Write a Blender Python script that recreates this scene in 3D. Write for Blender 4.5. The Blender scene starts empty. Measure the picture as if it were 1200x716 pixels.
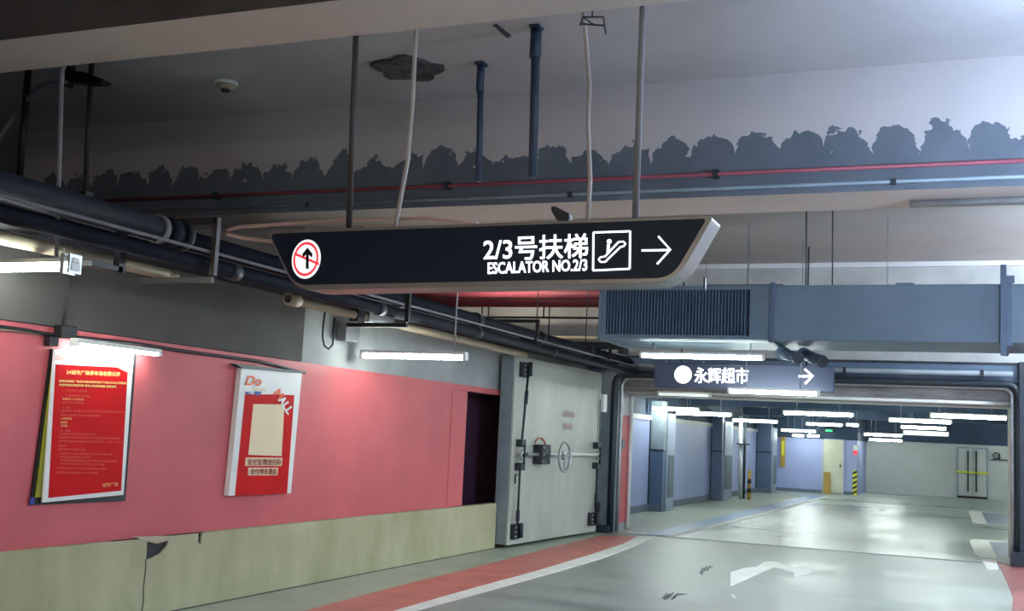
import bpy, bmesh, math, random
from mathutils import Vector, Matrix
random.seed(7)
S = bpy.context.scene
COL = S.collection
R = math.radians

# ------------------------------------------------------------------ camera
PITCH, ROLL, YAW, FPX, CAMH = R(6.58), R(2.78), R(22.47), 1300.0, 1.5
_cy, _sy = math.cos(YAW), math.sin(YAW)
FW = Vector((-_sy*math.cos(PITCH), _cy*math.cos(PITCH), math.sin(PITCH)))
_r = Vector((_cy, _sy, 0)); _u = _r.cross(FW)
RT = _r*math.cos(ROLL) + _u*math.sin(ROLL)
UP = -_r*math.sin(ROLL) + _u*math.cos(ROLL)
CAM = Vector((0, 0, CAMH))
cd = bpy.data.cameras.new('camera'); co = bpy.data.objects.new('camera', cd); COL.objects.link(co)
cd.sensor_fit = 'HORIZONTAL'; cd.sensor_width = 36; cd.lens = FPX/1200*36; cd.clip_end = 200; cd.clip_start = .05
m = Matrix((RT, UP, -FW)).transposed().to_4x4(); m.translation = CAM; co.matrix_world = m
S.camera = co

# ------------------------------------------------------------------ world, exposure
w = bpy.data.worlds.new('world'); S.world = w; w.use_nodes = True
w.node_tree.nodes['Background'].inputs[0].default_value = (.02, .025, .03, 1)
w.node_tree.nodes['Background'].inputs[1].default_value = .3
S.view_settings.view_transform = 'Standard'; S.view_settings.look = 'None'
S.view_settings.gamma = 1; S.view_settings.use_curve_mapping = False
S.view_settings.exposure = 0.65
LAMP_NEAR, LAMP_HALL, LAMP_BACK, SIGN_E = 40.0, 42.0, 46.0, 1.0

def at(px, py, ax, v):
    "world point where the sight line of a photo pixel meets the plane axis = v"
    d = FW + RT*((px-600)/FPX) - UP*((py-358)/FPX)
    return CAM + d*((v-CAM[ax])/d[ax])

# ------------------------------------------------------------------ materials
def lin(c):
    return tuple((x/255/12.92 if x/255 <= .04045 else ((x/255+.055)/1.055)**2.4) for x in c)
def mat(name, c, rough=.7, metal=0, var=.12, scale=3., bump=.0, emit=None, es=0, c2=None, bscale=None, rvar=0, spec=.5, detail=6, stretch=None, lo=.35, hi=.7):
    m = bpy.data.materials.new(name); m.use_nodes = True; nt = m.node_tree; n = nt.nodes; l = nt.links
    b = n['Principled BSDF']; c = lin(c)
    b.inputs['Roughness'].default_value = rough; b.inputs['Metallic'].default_value = metal
    b.inputs['Specular IOR Level'].default_value = spec
    b.inputs['Base Color'].default_value = (*c, 1)
    if emit:
        b.inputs['Emission Color'].default_value = (*lin(emit), 1); b.inputs['Emission Strength'].default_value = es
    if var or c2 or bump or rvar:
        g = n.new('ShaderNodeNewGeometry'); vec = g.outputs['Position']
        if stretch:
            mp = n.new('ShaderNodeMapping'); mp.inputs['Scale'].default_value = stretch; l.new(vec, mp.inputs[0]); vec = mp.outputs[0]
        t = n.new('ShaderNodeTexNoise'); t.inputs['Scale'].default_value = scale; t.inputs['Detail'].default_value = detail
        t.inputs['Roughness'].default_value = .62; l.new(vec, t.inputs['Vector'])
        rp = n.new('ShaderNodeValToRGB'); e = rp.color_ramp.elements
        e[0].position = lo; e[1].position = hi
        d = lin(c2) if c2 else tuple(x*(1-2.2*var) for x in c)
        e[0].color = (*d, 1); e[1].color = (*c, 1) if c2 else (*[min(1, x*(1+var*.6)) for x in c], 1)
        l.new(t.outputs['Fac'], rp.inputs[0]); l.new(rp.outputs[0], b.inputs['Base Color'])
        if rvar:
            mr = n.new('ShaderNodeMapRange'); mr.inputs[1].default_value = .3; mr.inputs[2].default_value = .75
            mr.inputs[3].default_value = max(.03, rough-rvar); mr.inputs[4].default_value = rough+rvar
            l.new(t.outputs['Fac'], mr.inputs[0]); l.new(mr.outputs[0], b.inputs['Roughness'])
        if bump:
            t2 = n.new('ShaderNodeTexNoise'); t2.inputs['Scale'].default_value = bscale or 30; t2.inputs['Detail'].default_value = 8
            l.new(g.outputs['Position'], t2.inputs['Vector'])
            bp = n.new('ShaderNodeBump'); bp.inputs['Strength'].default_value = bump; bp.inputs['Distance'].default_value = .01
            l.new(t2.outputs['Fac'], bp.inputs['Height']); l.new(bp.outputs[0], b.inputs['Normal'])
    return m
M = {}
M['road'] = mat('road_epoxy', (164, 172, 162), .42, var=.1, scale=.55, c2=(126, 136, 128), rvar=.12, stretch=(.6, 2.4, 1), spec=.45, bump=.03, bscale=60)
M['hallfloor'] = mat('hall_epoxy', (192, 204, 192), .34, var=.1, scale=.35, c2=(160, 172, 162), rvar=.1, stretch=(.6, 1.6, 1), spec=.45, bump=.03, bscale=50)
M['walk'] = mat('walkway_epoxy', (168, 178, 160), .5, var=.08, scale=1.5, bump=.08)
M['redpaint'] = mat('red_floor_paint', (208, 124, 112), .5, var=.1, scale=2.5, bump=.05)
M['redpaint2'] = mat('dark_red_floor_paint', (150, 86, 84), .5, var=.12, scale=3)
M['whitepaint'] = mat('white_floor_paint', (238, 240, 230), .8, spec=.2, var=.06, scale=4)
M['bluepaint'] = mat('blue_floor_paint', (120, 150, 185), .4, var=.08, scale=2)
M['baypaint'] = mat('pale_blue_bay_paint', (158, 172, 186), .4, var=.05, scale=2)
M['pink'] = mat('pink_wall_paint', (206, 94, 99), .55, var=.07, scale=1.2, bump=.06, bscale=12)
M['kerb'] = mat('green_kerb_plaster', (186, 184, 150), .75, c2=(162, 160, 122), scale=2.2, bump=.15, bscale=14, stretch=(1, 1, .5))
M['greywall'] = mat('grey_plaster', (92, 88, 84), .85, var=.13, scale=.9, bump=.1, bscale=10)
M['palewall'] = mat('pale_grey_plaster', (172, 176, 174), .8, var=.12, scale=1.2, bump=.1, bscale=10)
M['ceil'] = mat('ceiling_plaster', (188, 182, 178), .9, var=.06, scale=.7, bump=.12, bscale=6)
M['soffit'] = mat('beam_plaster', (206, 192, 180), .9, var=.05, scale=.8)
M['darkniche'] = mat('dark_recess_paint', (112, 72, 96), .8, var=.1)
M['black'] = mat('black_paint', (22, 23, 27), .5, var=.05)
M['navy'] = mat('dark_pipe_coating', (24, 30, 42), .7, spec=.2, var=.12, scale=4)
M['cream'] = mat('cream_pvc', (190, 176, 148), .45, var=.08, scale=5)
M['white'] = mat('white_powder_coat', (238, 239, 234), .45, var=.03)
M['steel'] = mat('galvanised_steel', (178, 184, 186), .38, metal=.55, var=.1, scale=8)
M['steeldark'] = mat('dark_steel', (60, 66, 72), .45, metal=.5, var=.15, scale=10)
M['cable'] = mat('pale_conduit', (172, 168, 162), .5, var=.06)
M['rodgrey'] = mat('grey_rod_paint', (128, 128, 132), .5, var=.08)
M['rodblue'] = mat('blue_grey_rod_paint', (50, 66, 86), .5, var=.08)
M['rodblack'] = mat('dark_rod_paint', (62, 58, 56), .5, var=.08)
M['duct'] = mat('blue_grey_duct', (106, 126, 142), .5, var=.08, scale=1.3, metal=.15)
M['ductslat'] = mat('duct_louver', (84, 104, 126), .5, var=.06, metal=.1)
M['ductdark'] = mat('duct_shadow', (46, 62, 88), .6, var=.05)
M['redpipe'] = mat('red_pipe_paint', (150, 72, 84), .5, var=.1)
M['leaf'] = mat('grey_green_door_paint', (196, 200, 188), .42, c2=(168, 174, 162), scale=1.1, bump=.05, bscale=6, stretch=(1, 1, .35))
M['frame'] = mat('frame_steel_paint', (142, 156, 162), .5, var=.12, scale=3)
M['lintel'] = mat('lintel_steel', (170, 166, 166), .45, var=.2, scale=4, stretch=(.6, 1, 3))
M['rubber'] = mat('dark_gasket', (40, 50, 60), .5, var=.05)
M['lavender'] = mat('lavender_wall_paint', (166, 178, 222), .55, var=.03, scale=1)
M['cornice'] = mat('pale_cornice', (206, 208, 210), .6, var=.04)
M['base'] = mat('grey_baseboard', (104, 116, 134), .6, var=.06)
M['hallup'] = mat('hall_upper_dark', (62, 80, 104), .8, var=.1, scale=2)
M['column'] = mat('slate_blue_column', (88, 108, 136), .5, var=.06, scale=2)
M['columnside'] = mat('pale_blue_column', (150, 164, 186), .5, var=.05)
M['hallgrey'] = mat('hall_grey_wall', (200, 206, 204), .6, var=.05, scale=1)
M['doorcream'] = mat('cream_door', (214, 214, 190), .5, var=.04)
M['tan'] = mat('tan_board', (186, 150, 70), .6, var=.1)
M['yellow'] = mat('yellow_tape', (226, 226, 60), .5, var=.04)
M['red'] = mat('poster_red', (205, 8, 14), .6, spec=.15, var=.05, scale=3)
M['cream2'] = mat('poster_cream', (236, 214, 176), .5, var=.02)
M['redbrown'] = mat('poster_text_brown', (150, 62, 34), .5, var=0)
M['gold'] = mat('poster_gold', (240, 200, 120), .5, var=0)
M['dimgold'] = mat('poster_body_text', (216, 92, 74), .5, var=0)
M['orange'] = mat('poster_orange', (240, 92, 40), .5, var=0)
M['blueink'] = mat('poster_blue', (40, 64, 160), .5, var=0)
M['olive'] = mat('olive_board', (160, 160, 36), .6, var=.08)
M['sign'] = mat('sign_black_face', (24, 38, 54), .5, var=.02, spec=.25)
M['sign2'] = mat('far_sign_face', (66, 76, 104), .35, var=.03)
M['silver'] = mat('sign_rim', (150, 146, 140), .35, metal=.35, var=.05)
M['lit'] = mat('lit_letters', (250, 250, 250), .4, var=0, emit=(250, 252, 255), es=SIGN_E)
M['litwhite'] = mat('lit_disc', (240, 240, 240), .4, var=0, emit=(245, 250, 250), es=SIGN_E*.6)
M['litred'] = mat('lit_red', (220, 60, 70), .4, var=0, emit=(220, 50, 64), es=.7)
M['green'] = mat('green_exit', (20, 160, 90), .4, var=0, emit=(30, 210, 120), es=1.5)
M['fadedred'] = mat('faded_red_print', (206, 176, 168), .6, var=.1)
M['patch'] = mat('ceiling_repair', (96, 92, 92), .9, var=.3, scale=14, bump=.5)
M['concrete'] = mat('bare_concrete', (110, 104, 96), .9, var=.2, scale=8)
def lampmat(name, es, c=(240, 252, 246)):
    return mat(name, (240, 245, 250), .4, var=0, emit=c, es=es)
M['tube_near'] = lampmat('tube_near', LAMP_NEAR)
M['tube_slim'] = lampmat('tube_slim', 40)
M['tube_hall'] = lampmat('tube_hall', LAMP_HALL)
M['tube_back'] = lampmat('tube_back', LAMP_BACK, (255, 240, 226))
M['tube_bay'] = lampmat('tube_bay', 70, (255, 240, 224))
M['tube_lane_fill'] = lampmat('tube_lane_fill', 480, (222, 236, 255))
M['tube_cool_fill'] = lampmat('tube_cool_fill', 560, (186, 214, 255))
M['tube_dim'] = mat('tube_dim', (225, 230, 230), .4, var=0, emit=(225, 235, 235), es=.5)  # faint glow put into fittings that hold no lit lamp

def band_material():
    "beam face: pale plaster with a dark coat below, its upper edge brushed in scallops"
    m = bpy.data.materials.new('scalloped_beam_coat'); m.use_nodes = True; nt = m.node_tree; n = nt.nodes; l = nt.links
    b = n['Principled BSDF']; b.inputs['Roughness'].default_value = .9
    g = n.new('ShaderNodeNewGeometry'); sp = n.new('ShaderNodeSeparateXYZ'); l.new(g.outputs['Position'], sp.inputs[0])
    def mth(op, a, bb=None, c=None):
        q = n.new('ShaderNodeMath'); q.operation = op
        for i, v in enumerate((a, bb, c)):
            if v is None: continue
            if isinstance(v, (int, float)): q.inputs[i].default_value = v
            else: l.new(v, q.inputs[i])
        return q.outputs[0]
    def noise(sc, det=4, vec=None):
        t = n.new('ShaderNodeTexNoise'); t.inputs['Scale'].default_value = sc; t.inputs['Detail'].default_value = det
        l.new(vec or g.outputs['Position'], t.inputs['Vector']); return t.outputs['Fac']
    low = noise(1.3, 2); mid = noise(5, 3); fine = noise(16, 5)
    xx = mth('ADD', sp.outputs[0], mth('MULTIPLY', mth('SUBTRACT', mid, .5), .16))
    s = mth('ABSOLUTE', mth('SINE', mth('MULTIPLY', xx, math.pi/.335)))
    s = mth('POWER', s, .45)
    edge = mth('ADD', 3.70, mth('MULTIPLY', s, mth('MULTIPLY', noise(1.9, 2), .34)))
    edge = mth('ADD', edge, mth('MULTIPLY', mth('SUBTRACT', low, .5), .30))
    edge = mth('ADD', edge, mth('MULTIPLY', mth('SUBTRACT', fine, .5), .22))
    dark = mth('LESS_THAN', sp.outputs[2], edge)
    # small flecks
    fl = mth('GREATER_THAN', noise(11, 2), .72)
    dark = mth('MULTIPLY', dark, mth('SUBTRACT', 1, mth('MULTIPLY', fl, mth('GREATER_THAN', sp.outputs[2], 3.7))))
    r1 = n.new('ShaderNodeMix'); r1.data_type = 'RGBA'
    l.new(noise(2.2, 6), r1.inputs[0]); r1.inputs[6].default_value = (*lin((172, 166, 164)), 1); r1.inputs[7].default_value = (*lin((188, 180, 174)), 1)
    r2 = n.new('ShaderNodeMix'); r2.data_type = 'RGBA'
    l.new(noise(3.1, 6), r2.inputs[0]); r2.inputs[6].default_value = (*lin((76, 84, 92)), 1); r2.inputs[7].default_value = (*lin((108, 114, 120)), 1)
    mx = n.new('ShaderNodeMix'); mx.data_type = 'RGBA'
    l.new(dark, mx.inputs[0]); l.new(r1.outputs[2], mx.inputs[6]); l.new(r2.outputs[2], mx.inputs[7])
    l.new(mx.outputs[2], b.inputs['Base Color'])
    return m
M['faceshade'] = mat('unlit_beam_shade', (84, 80, 80), .9, var=.12, scale=2)  # near beam face: shade put into the colour
M['band'] = band_material()

# ------------------------------------------------------------------ mesh helpers
def box(bm, x0, x1, y0, y1, z0, z1):
    vs = [bm.verts.new((x, y, z)) for z in (z0, z1) for y in (y0, y1) for x in (x0, x1)]
    for f in ((0, 2, 3, 1), (4, 5, 7, 6), (0, 1, 5, 4), (2, 6, 7, 3), (0, 4, 6, 2), (1, 3, 7, 5)):
        bm.faces.new([vs[i] for i in f])
def tube(bm, pts, r, seg=12, cap=True, r2=None):
    pts = [Vector(p) for p in pts]; rings = []
    up = None
    for i, p in enumerate(pts):
        a = pts[max(0, i-1)]; b = pts[min(len(pts)-1, i+1)]; t = (b-a).normalized()
        if up is None:
            up = Vector((0, 0, 1)) if abs(t.z) < .9 else Vector((1, 0, 0))
        u = t.cross(up).normalized(); v = u.cross(t).normalized(); up = v
        rr = r if r2 is None else r+(r2-r)*i/(len(pts)-1)
        rings.append([bm.verts.new(p+(u*math.cos(k*2*math.pi/seg)+v*math.sin(k*2*math.pi/seg))*rr) for k in range(seg)])
    for a, b in zip(rings, rings[1:]):
        for k in range(seg):
            f = bm.faces.new((a[k], a[(k+1) % seg], b[(k+1) % seg], b[k])); f.smooth = True
    if cap:
        bm.faces.new(rings[0]); bm.faces.new(rings[-1])
def prism(bm, poly, off):
    "closed polygon of 3D points extruded along off"
    off = Vector(off); a = [bm.verts.new(Vector(p)) for p in poly]; b = [bm.verts.new(Vector(p)+off) for p in poly]
    n = len(poly); bm.faces.new(a); bm.faces.new(b[::-1])
    for i in range(n):
        bm.faces.new((a[i], b[i], b[(i+1) % n], a[(i+1) % n]))
def torus(bm, c, axis, Rr, r, seg=28, ts=8, a0=0, a1=2*math.pi):
    axis = Vector(axis).normalized(); u = axis.orthogonal().normalized(); v = axis.cross(u); c = Vector(c)
    full = abs(a1-a0) > 6.28; N = seg if full else seg+1; rings = []
    for i in range(N):
        a = a0+(a1-a0)*i/seg; d = u*math.cos(a)+v*math.sin(a)
        rings.append([bm.verts.new(c+d*(Rr+r*math.cos(2*math.pi*k/ts))+axis*r*math.sin(2*math.pi*k/ts)) for k in range(ts)])
    for i in range(N if full else N-1):
        a, b = rings[i], rings[(i+1) % N]
        for k in range(ts):
            f = bm.faces.new((a[k], a[(k+1) % ts], b[(k+1) % ts], b[k])); f.smooth = True
def obj(name, bm, m, parent=None, bevel=0):
    bmesh.ops.recalc_face_normals(bm, faces=bm.faces[:])
    me = bpy.data.meshes.new(name); bm.to_mesh(me); bm.free()
    o = bpy.data.objects.new(name, me); COL.objects.link(o); me.materials.append(M[m] if isinstance(m, str) else m)
    if parent: o.parent = parent
    if bevel:
        b = o.modifiers.new('bevel', 'BEVEL'); b.width = bevel; b.segments = 2; b.limit_method = 'ANGLE'
    return o
def B(name, m, parent=None, bevel=0, *boxes):
    bm = bmesh.new()
    for b in boxes: box(bm, *b)
    return obj(name, bm, m, parent, bevel)
def T(name, m, pts, r, parent=None, seg=12, r2=None):
    bm = bmesh.new(); tube(bm, pts, r, seg, r2=r2); return obj(name, bm, m, parent)
def P(name, m, poly, off, parent=None, bevel=0):
    bm = bmesh.new(); prism(bm, poly, off); return obj(name, bm, m, parent, bevel)
def tag(o, label=None, cat=None, group=None, kind=None):
    if label: o['label'] = label
    if cat: o['category'] = cat
    if group: o['group'] = group
    if kind: o['kind'] = kind
    return o
def thing(name, label, cat, loc, rz=0, group=None):
    o = bpy.data.objects.new(name, None); COL.objects.link(o); o.empty_display_size = .1
    o.location = loc; o.rotation_euler = (0, 0, rz); return tag(o, label, cat, group)
def keep(root):
    "children were built in world coordinates: keep them there"
    mw = Matrix.Translation(root.location) @ root.rotation_euler.to_matrix().to_4x4(); inv = mw.inverted()
    def go(o):
        for c in o.children:
            if c.type == 'MESH': c.data.transform(inv) if not c.get('_k') else None
            go(c)
    go(root)
def arc(c, r, a0, a1, n, f):
    return [f(c[0]+r*math.cos(a0+(a1-a0)*i/n), c[1]+r*math.sin(a0+(a1-a0)*i/n)) for i in range(n+1)]
_txt = {}
def text(name, body, quad, m, parent=None, depth=.002, off=0., bold=0, normal=None, shear=0, split=False):
    """lettering fitted into a quad (bottom-left, bottom-right, top-right, top-left), as flat solid mesh"""
    cu = bpy.data.curves.new(name, 'FONT'); cu.body = body; cu.size = 1; cu.offset = off; cu.extrude = 0; cu.resolution_u = 3
    cu.shear = shear; cu.align_x = 'LEFT'
    to = bpy.data.objects.new(name, cu); COL.objects.link(to)
    dg = bpy.context.evaluated_depsgraph_get(); dg.update()
    me = bpy.data.meshes.new_from_object(to.evaluated_get(dg)); bpy.data.objects.remove(to)
    xs = [v.co.x for v in me.vertices]; ys = [v.co.y for v in me.vertices]
    x0, x1, y0, y1 = min(xs), max(xs), min(ys), max(ys)
    bl, br, tr, tl = [Vector(q) for q in quad]; nrm = (br-bl).cross(tl-bl).normalized()
    for v in me.vertices:
        s = (v.co.x-x0)/(x1-x0); t = (v.co.y-y0)/(y1-y0)
        v.co = bl*(1-s)*(1-t)+br*s*(1-t)+tr*s*t+tl*(1-s)*t+nrm*depth
    if bold:
        bm = bmesh.new(); bm.from_mesh(me); eu = (br-bl).normalized()*bold; ev = (tl-bl).normalized()*bold; src = list(bm.faces)
        for k, (a, b) in enumerate(((1, 1), (-1, 1), (1, -1), (-1, -1))):
            for v in bmesh.ops.duplicate(bm, geom=src)['geom']:
                if isinstance(v, bmesh.types.BMVert): v.co += eu*a+ev*b+nrm*.0002*(k+1)
        bm.to_mesh(me); bm.free()
    me.materials.clear(); me.materials.append(M[m])
    o = bpy.data.objects.new(name, me); COL.objects.link(o)
    if parent: o.parent = parent
    return o

# ================================================================== SETTING
fl = B('floor', 'road', None, 0, (-9.3, 5.3, -6.3, 17.36, -.2, 0)); tag(fl, 'grey green glossy car park floor', kind='structure')
hf = B('hall_floor', 'hallfloor', fl, 0, (-9.3, 5.3, 17.56, 43.8, -.2, 0))
B('drain_gap', 'black', fl, 0, (-9.3, 5.3, 17.36, 17.56, -.2, -.1))
def F(*pp): return [tuple(at(x, y, 2, 0).xy) for x, y in pp]
def flat(name, m, pts, h=.003, z=0, parent=fl):
    return P(name, m, [(x, y, z) for x, y in pts], (0, 0, h), parent)
# walkway, red edge band and white line, following the gentle curve of the lane
redL = [(-4.62, 4.0)]+[(-4.83, 6.9)]+F((359, 716), (480, 684), (570, 662), (650, 641), (704, 628))
redR = [(-4.05, 4.0)]+[(-4.33, 6.9)]+F((463, 716), (550, 691), (627, 670), (690, 651), (731, 637.5), (748, 628.5))
whR = [(-3.9, 4.0)]+[(-4.17, 6.9)]+F((487.6, 716), (565, 695), (647, 672), (705, 655), (742, 641), (768, 628.5))
redL[0] = (-4.70, 4.0); redR[0] = (-4.2, 4); whR[0] = (-4.05, 4)
flat('walkway', 'walk', [(-5.8, 4)]+redL+[(-5.35, 17.4), (-5.8, 17.4)], .004)
flat('red_band', 'redpaint', redL+redR[::-1], .006)
flat('white_line', 'whitepaint', redR+whR[::-1], .0065)
# red painted ground at right
rr = F((1168, 658), (1177, 676), (1187, 700), (1186, 716)) + [(.42, 7), (3, 7), (3, 17.4), (.62, 17.4)]
flat('red_patch', 'redpaint2', rr, .004)
flat('white_edge_mark', 'whitepaint', F((1149, 655), (1168, 656), (1170, 668), (1158, 668)), .004)
# hall floor markings
flat('hall_walkway', 'walk', [(-6.3, 19), (-4.75, 17.9), (-4.75, 36), (-6.3, 39)], .004)
flat('blue_band', 'bluepaint', [(-4.78, 17.6), (-4.42, 17.6), (-4.25, 26), (-4.2, 37), (-4.55, 37), (-4.75, 26)], .006)
flat('white_line', 'whitepaint', [(-4.42, 17.6), (-4.28, 17.6), (-4.1, 26), (-4.05, 37), (-4.2, 37), (-4.25, 26)], .0065)
for y0, y1 in ((18.4, 22.2), (27.4, 33.4)):
    flat('bay_outline', 'whitepaint', [(.2, y0), (4.8, y0), (4.8, y1), (.12, y1), (.04, y1-.5), (.12, y0+.4)], .004)
    flat('bay_paint', 'baypaint', [(.42, y0+.12), (4.6, y0+.12), (4.6, y1-.35), (.36, y1-.35)], .0065)
# two-headed arrow painted on the lane
flat('arrow_marking', 'whitepaint', F((856, 671), (872, 666), (888, 664), (896, 658.5), (908, 658), (930, 665.5), (943, 662), (953, 671.5), (930, 677), (931, 671.5), (907, 665), (897, 669), (879, 677), (856, 687)), .004)
for cx_, cy_, n_, L_ in ((786, 701, 6, 9), (826, 670, 4, 6)):
    for k in range(n_):
        x_ = cx_-10*n_/6+k*2.6+random.uniform(-1, 1); y_ = cy_+random.uniform(-3, 2)-k*.5; e_ = random.uniform(.5, 1.6)
        flat('worn_streak', 'steeldark', F((x_, y_+2), (x_+L_*.5, y_-2-e_), (x_+L_*1.2*e_, y_-2.5), (x_+L_*.6, y_-.6), (x_+1+e_, y_+3)), .003)
flat('paint_chip', 'whitepaint', F((856, 696), (859, 697), (863, 702), (860, 701)), .004)
flat('worn_spot', 'frame', F((1028, 597), (1034, 595.5), (1038, 597), (1032, 599)), .003)

# left wall: kerb, pink dado, grey plaster above, recess for the blast door
wl = tag(B('wall_left', 'palewall', None, 0, (-6.15, -5.8, -6, 17.5, 2.07, 2.92), (-6.15, -5.8, -6, 12.68, 0, 2.07), (-6.6, -6.3, 12.3, 17.5, 0, 2.3)), 'left wall with pink band over green kerb', kind='structure')
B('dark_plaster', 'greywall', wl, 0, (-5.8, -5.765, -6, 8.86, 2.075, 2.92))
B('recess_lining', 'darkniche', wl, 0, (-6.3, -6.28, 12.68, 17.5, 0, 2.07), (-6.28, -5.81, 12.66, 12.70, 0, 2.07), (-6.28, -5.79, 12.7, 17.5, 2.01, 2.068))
B('pink_band', 'pink', wl, 0, (-5.8, -5.775, -6, 12.64, .585, 2.07), (-5.8, -5.775, 12.64, 13.9, 2.0, 2.07))
B('pink_return', 'pink', wl, .01, (-5.79, -5.765, 12.2, 12.64, .585, 2.0))
# kerb with its broken notch
def KY(px, py): q = at(px, py, 0, -5.70); return (q.y, q.z)
notch = [KY(200, 633), KY(196, 640), KY(188, 649), KY(180, 653), KY(172, 656), KY(173, 634)]
n2 = [KY(238, 627), KY(237, 632), KY(236, 638), KY(233, 636), KY(233, 627)]
kp = [(-6, 0), (13.6, 0), (13.6, .585)]+[(n2[0][0], .585)]+n2[1:4]+[(n2[4][0], .585)]+[(notch[0][0], .585)]+notch[1:5]+[(notch[5][0], .585)]+[(-6, .585)]
P('kerb', 'kerb', [(-5.705, y, z) for y, z in kp], (-.018, 0, 0), wl)
B('kerb_back', 'black', wl, 0, (-5.8, -5.724, 6.5, 7.6, .3, .58))
B('kerb_core', 'kerb', wl, 0, (-5.8, -5.724, -6, 6.5, 0, .584), (-5.8, -5.724, 7.6, 13.6, 0, .584), (-5.8, -5.724, 6.5, 7.6, 0, .3))
cr = [(at(px, py, 0, -5.703)) for px, py in ((171, 655), (170, 672), (168, 690), (168, 705), (166, 718))]
for a, b in zip(cr, cr[1:]):
    pass
T('crack', 'black', cr, .0035, wl, 5)
chip = [at(px, py, 0, -5.70) for px, py in ((157, 629), (201, 628), (199, 633), (184, 637), (174, 635))]
P('plaster_chip', 'cream', chip, (-.02, 0, 0), wl)
B('dust_line', 'concrete', wl, 0, (-5.705, -5.69, -6, 13.9, 0, .012))

# gloomy side bay above the left wall, rest of the shell
tag(B('wall_side_bay', 'greywall', None, 0, (-9.3, -9, -6, 19, 0, 4.35)), 'far wall of the dark side bay behind the pipes', kind='structure')
B('bay_ledge', 'greywall', wl, 0, (-9, -5.8, -6, 17.5, 2.86, 2.92))
tag(B('wall_right', 'palewall', None, 0, (5, 5.3, -6, 43.5, 0, 4.35)), 'right wall outside the view', kind='structure')
tag(B('wall_back', 'palewall', None, 0, (-9.3, 5.3, -6.3, -6, 0, 4.35)), 'wall behind the viewer', kind='structure')
ce = tag(B('ceiling', 'ceil', None, 0, (-9.3, 5.3, -6.3, 18.5, 4.35, 4.5)), 'stained concrete ceiling slab', kind='structure')
tag(B('ceiling_beam', 'soffit', None, 0, (-9, 5, 4.56, 5.02, 3.6, 4.35)), 'near ceiling beam across the top left', kind='structure')
B('painted_or_shaded_face', 'faceshade', bpy.data.objects['ceiling_beam'], 0, (-9, 5, 4.552, 4.56, 3.602, 4.349))  # unlit look of the near face painted on as a dark tone
bf = tag(B('ceiling_beam', 'soffit', None, 0, (-9, 5, 8.4, 9.05, 3.4, 4.35)), 'far ceiling beam with scalloped dark paint on its face', kind='structure')
B('painted_or_shaded_face', 'band', bf, 0, (-9, 5, 8.392, 8.4, 3.401, 4.349))
# ceiling repair and smudges
bm = bmesh.new()
c = at(479, 80, 2, 4.345)
pl = []
for k in range(22):
    a = k*2*math.pi/22; rr_ = 1+.14*math.sin(5*a+1)+.1*random.uniform(-1, 1); pl.append((c.x+.27*rr_*math.cos(a), c.y+.27*rr_*math.sin(a), 4.325))
prism(bm, pl, (0, 0, .025)); obj('repair_patch', bm, 'patch', ce)
P('ceiling_scar', 'patch', [at(px, py, 2, 4.34) for px, py in ((578, 30), (583, 30), (599, 43), (594, 45))], (0, 0, .02), ce)
P('ceiling_scar', 'duct', [at(px, py, 2, 4.34) for px, py in ((1028, 118), (1040, 115), (1060, 118), (1058, 123), (1036, 124))], (0, 0, .02), ce)

# end wall with the door opening
we = tag(B('wall_front', 'palewall', None, 0, (-9, -5.36, 17.5, 18.5, 0, 4.35), (.62, 5, 17.5, 18.5, 0, 4.35), (-5.36, .62, 17.5, 18.5, 2.52, 4.35)), 'end wall with the wide steel framed opening', kind='structure')
B('painted_reveal', 'pink', we, 0, (-5.36, -5.345, 17.62, 18.5, .12, 1.9), (.605, .62, 17.62, 18.5, .12, 1.9))
B('painted_reveal', 'cornice', we, 0, (-5.36, -5.345, 17.62, 18.5, 1.9, 2.28))
B('head_beam', 'lintel', we, .01, (-5.36, .62, 17.66, 18.42, 2.30, 2.52))
B('reveal_soffit', 'lintel', we, 0, (-5.36, .62, 17.52, 18.5, 2.50, 2.52))
B('head_moulding', 'cornice', we, 0, (-9, 5, 17.42, 17.5, 4.27, 4.345))
# steel frame of the opening
fr = tag(bpy.data.objects.new('door_frame', None), 'steel frame lining the wide opening', kind='structure'); COL.objects.link(fr)
B('frame_head', 'ductslat', fr, .008, (-5.75, 1.05, 17.38, 17.5, 2.56, 2.82))
B('frame_jamb', 'frame', fr, .008, (-5.75, -5.24, 17.38, 17.5, 0, 2.56))
B('frame_jamb', 'rubber', fr, .008, (.68, 1.05, 17.3, 17.5, 0, 2.86))
B('head_flange', 'steeldark', fr, 0, (-5.8, 1.1, 17.36, 17.5, 2.82, 2.85))
def loop(x0, x1, zt, r, y, zb=0.02):
    pts = [(x0, y, zb), (x0, y, (zt-r)*.5)]
    pts += [(x0+r-r*math.cos(a), y, zt-r+r*math.sin(a)) for a in [i*math.pi/2/8 for i in range(9)]]
    pts += [(x1-r+r*math.sin(a), y, zt-r+r*math.cos(a)) for a in [i*math.pi/2/8 for i in range(9)]]
    pts += [(x1, y, (zt-r)*.5), (x1, y, zb)]
    return pts
T('outer_gasket', 'rubber', loop(-5.30, .68, 2.54, .16, 17.37), .055, fr, 10)
T('inner_rail', 'steel', loop(-5.20, .60, 2.49, .14, 17.42), .03, fr, 10)
T('rear_rail', 'white', loop(-5.32, .60, 2.26, .05, 18.44), .035, fr, 10)
T('pressure_pipe', 'frame', [(-5.62, 17.33, .1), (-5.62, 17.33, 2.5)], .035, fr, 10)
T('head_rail', 'white', [(-5.2, 17.62, 2.275), (.58, 17.62, 2.275)], .028, fr, 10)
B('foot_block', 'rubber', fr, .01, (-5.5, -5.28, 17.2, 17.44, 0, .12), (.56, .8, 17.2, 17.44, 0, .2))
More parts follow.
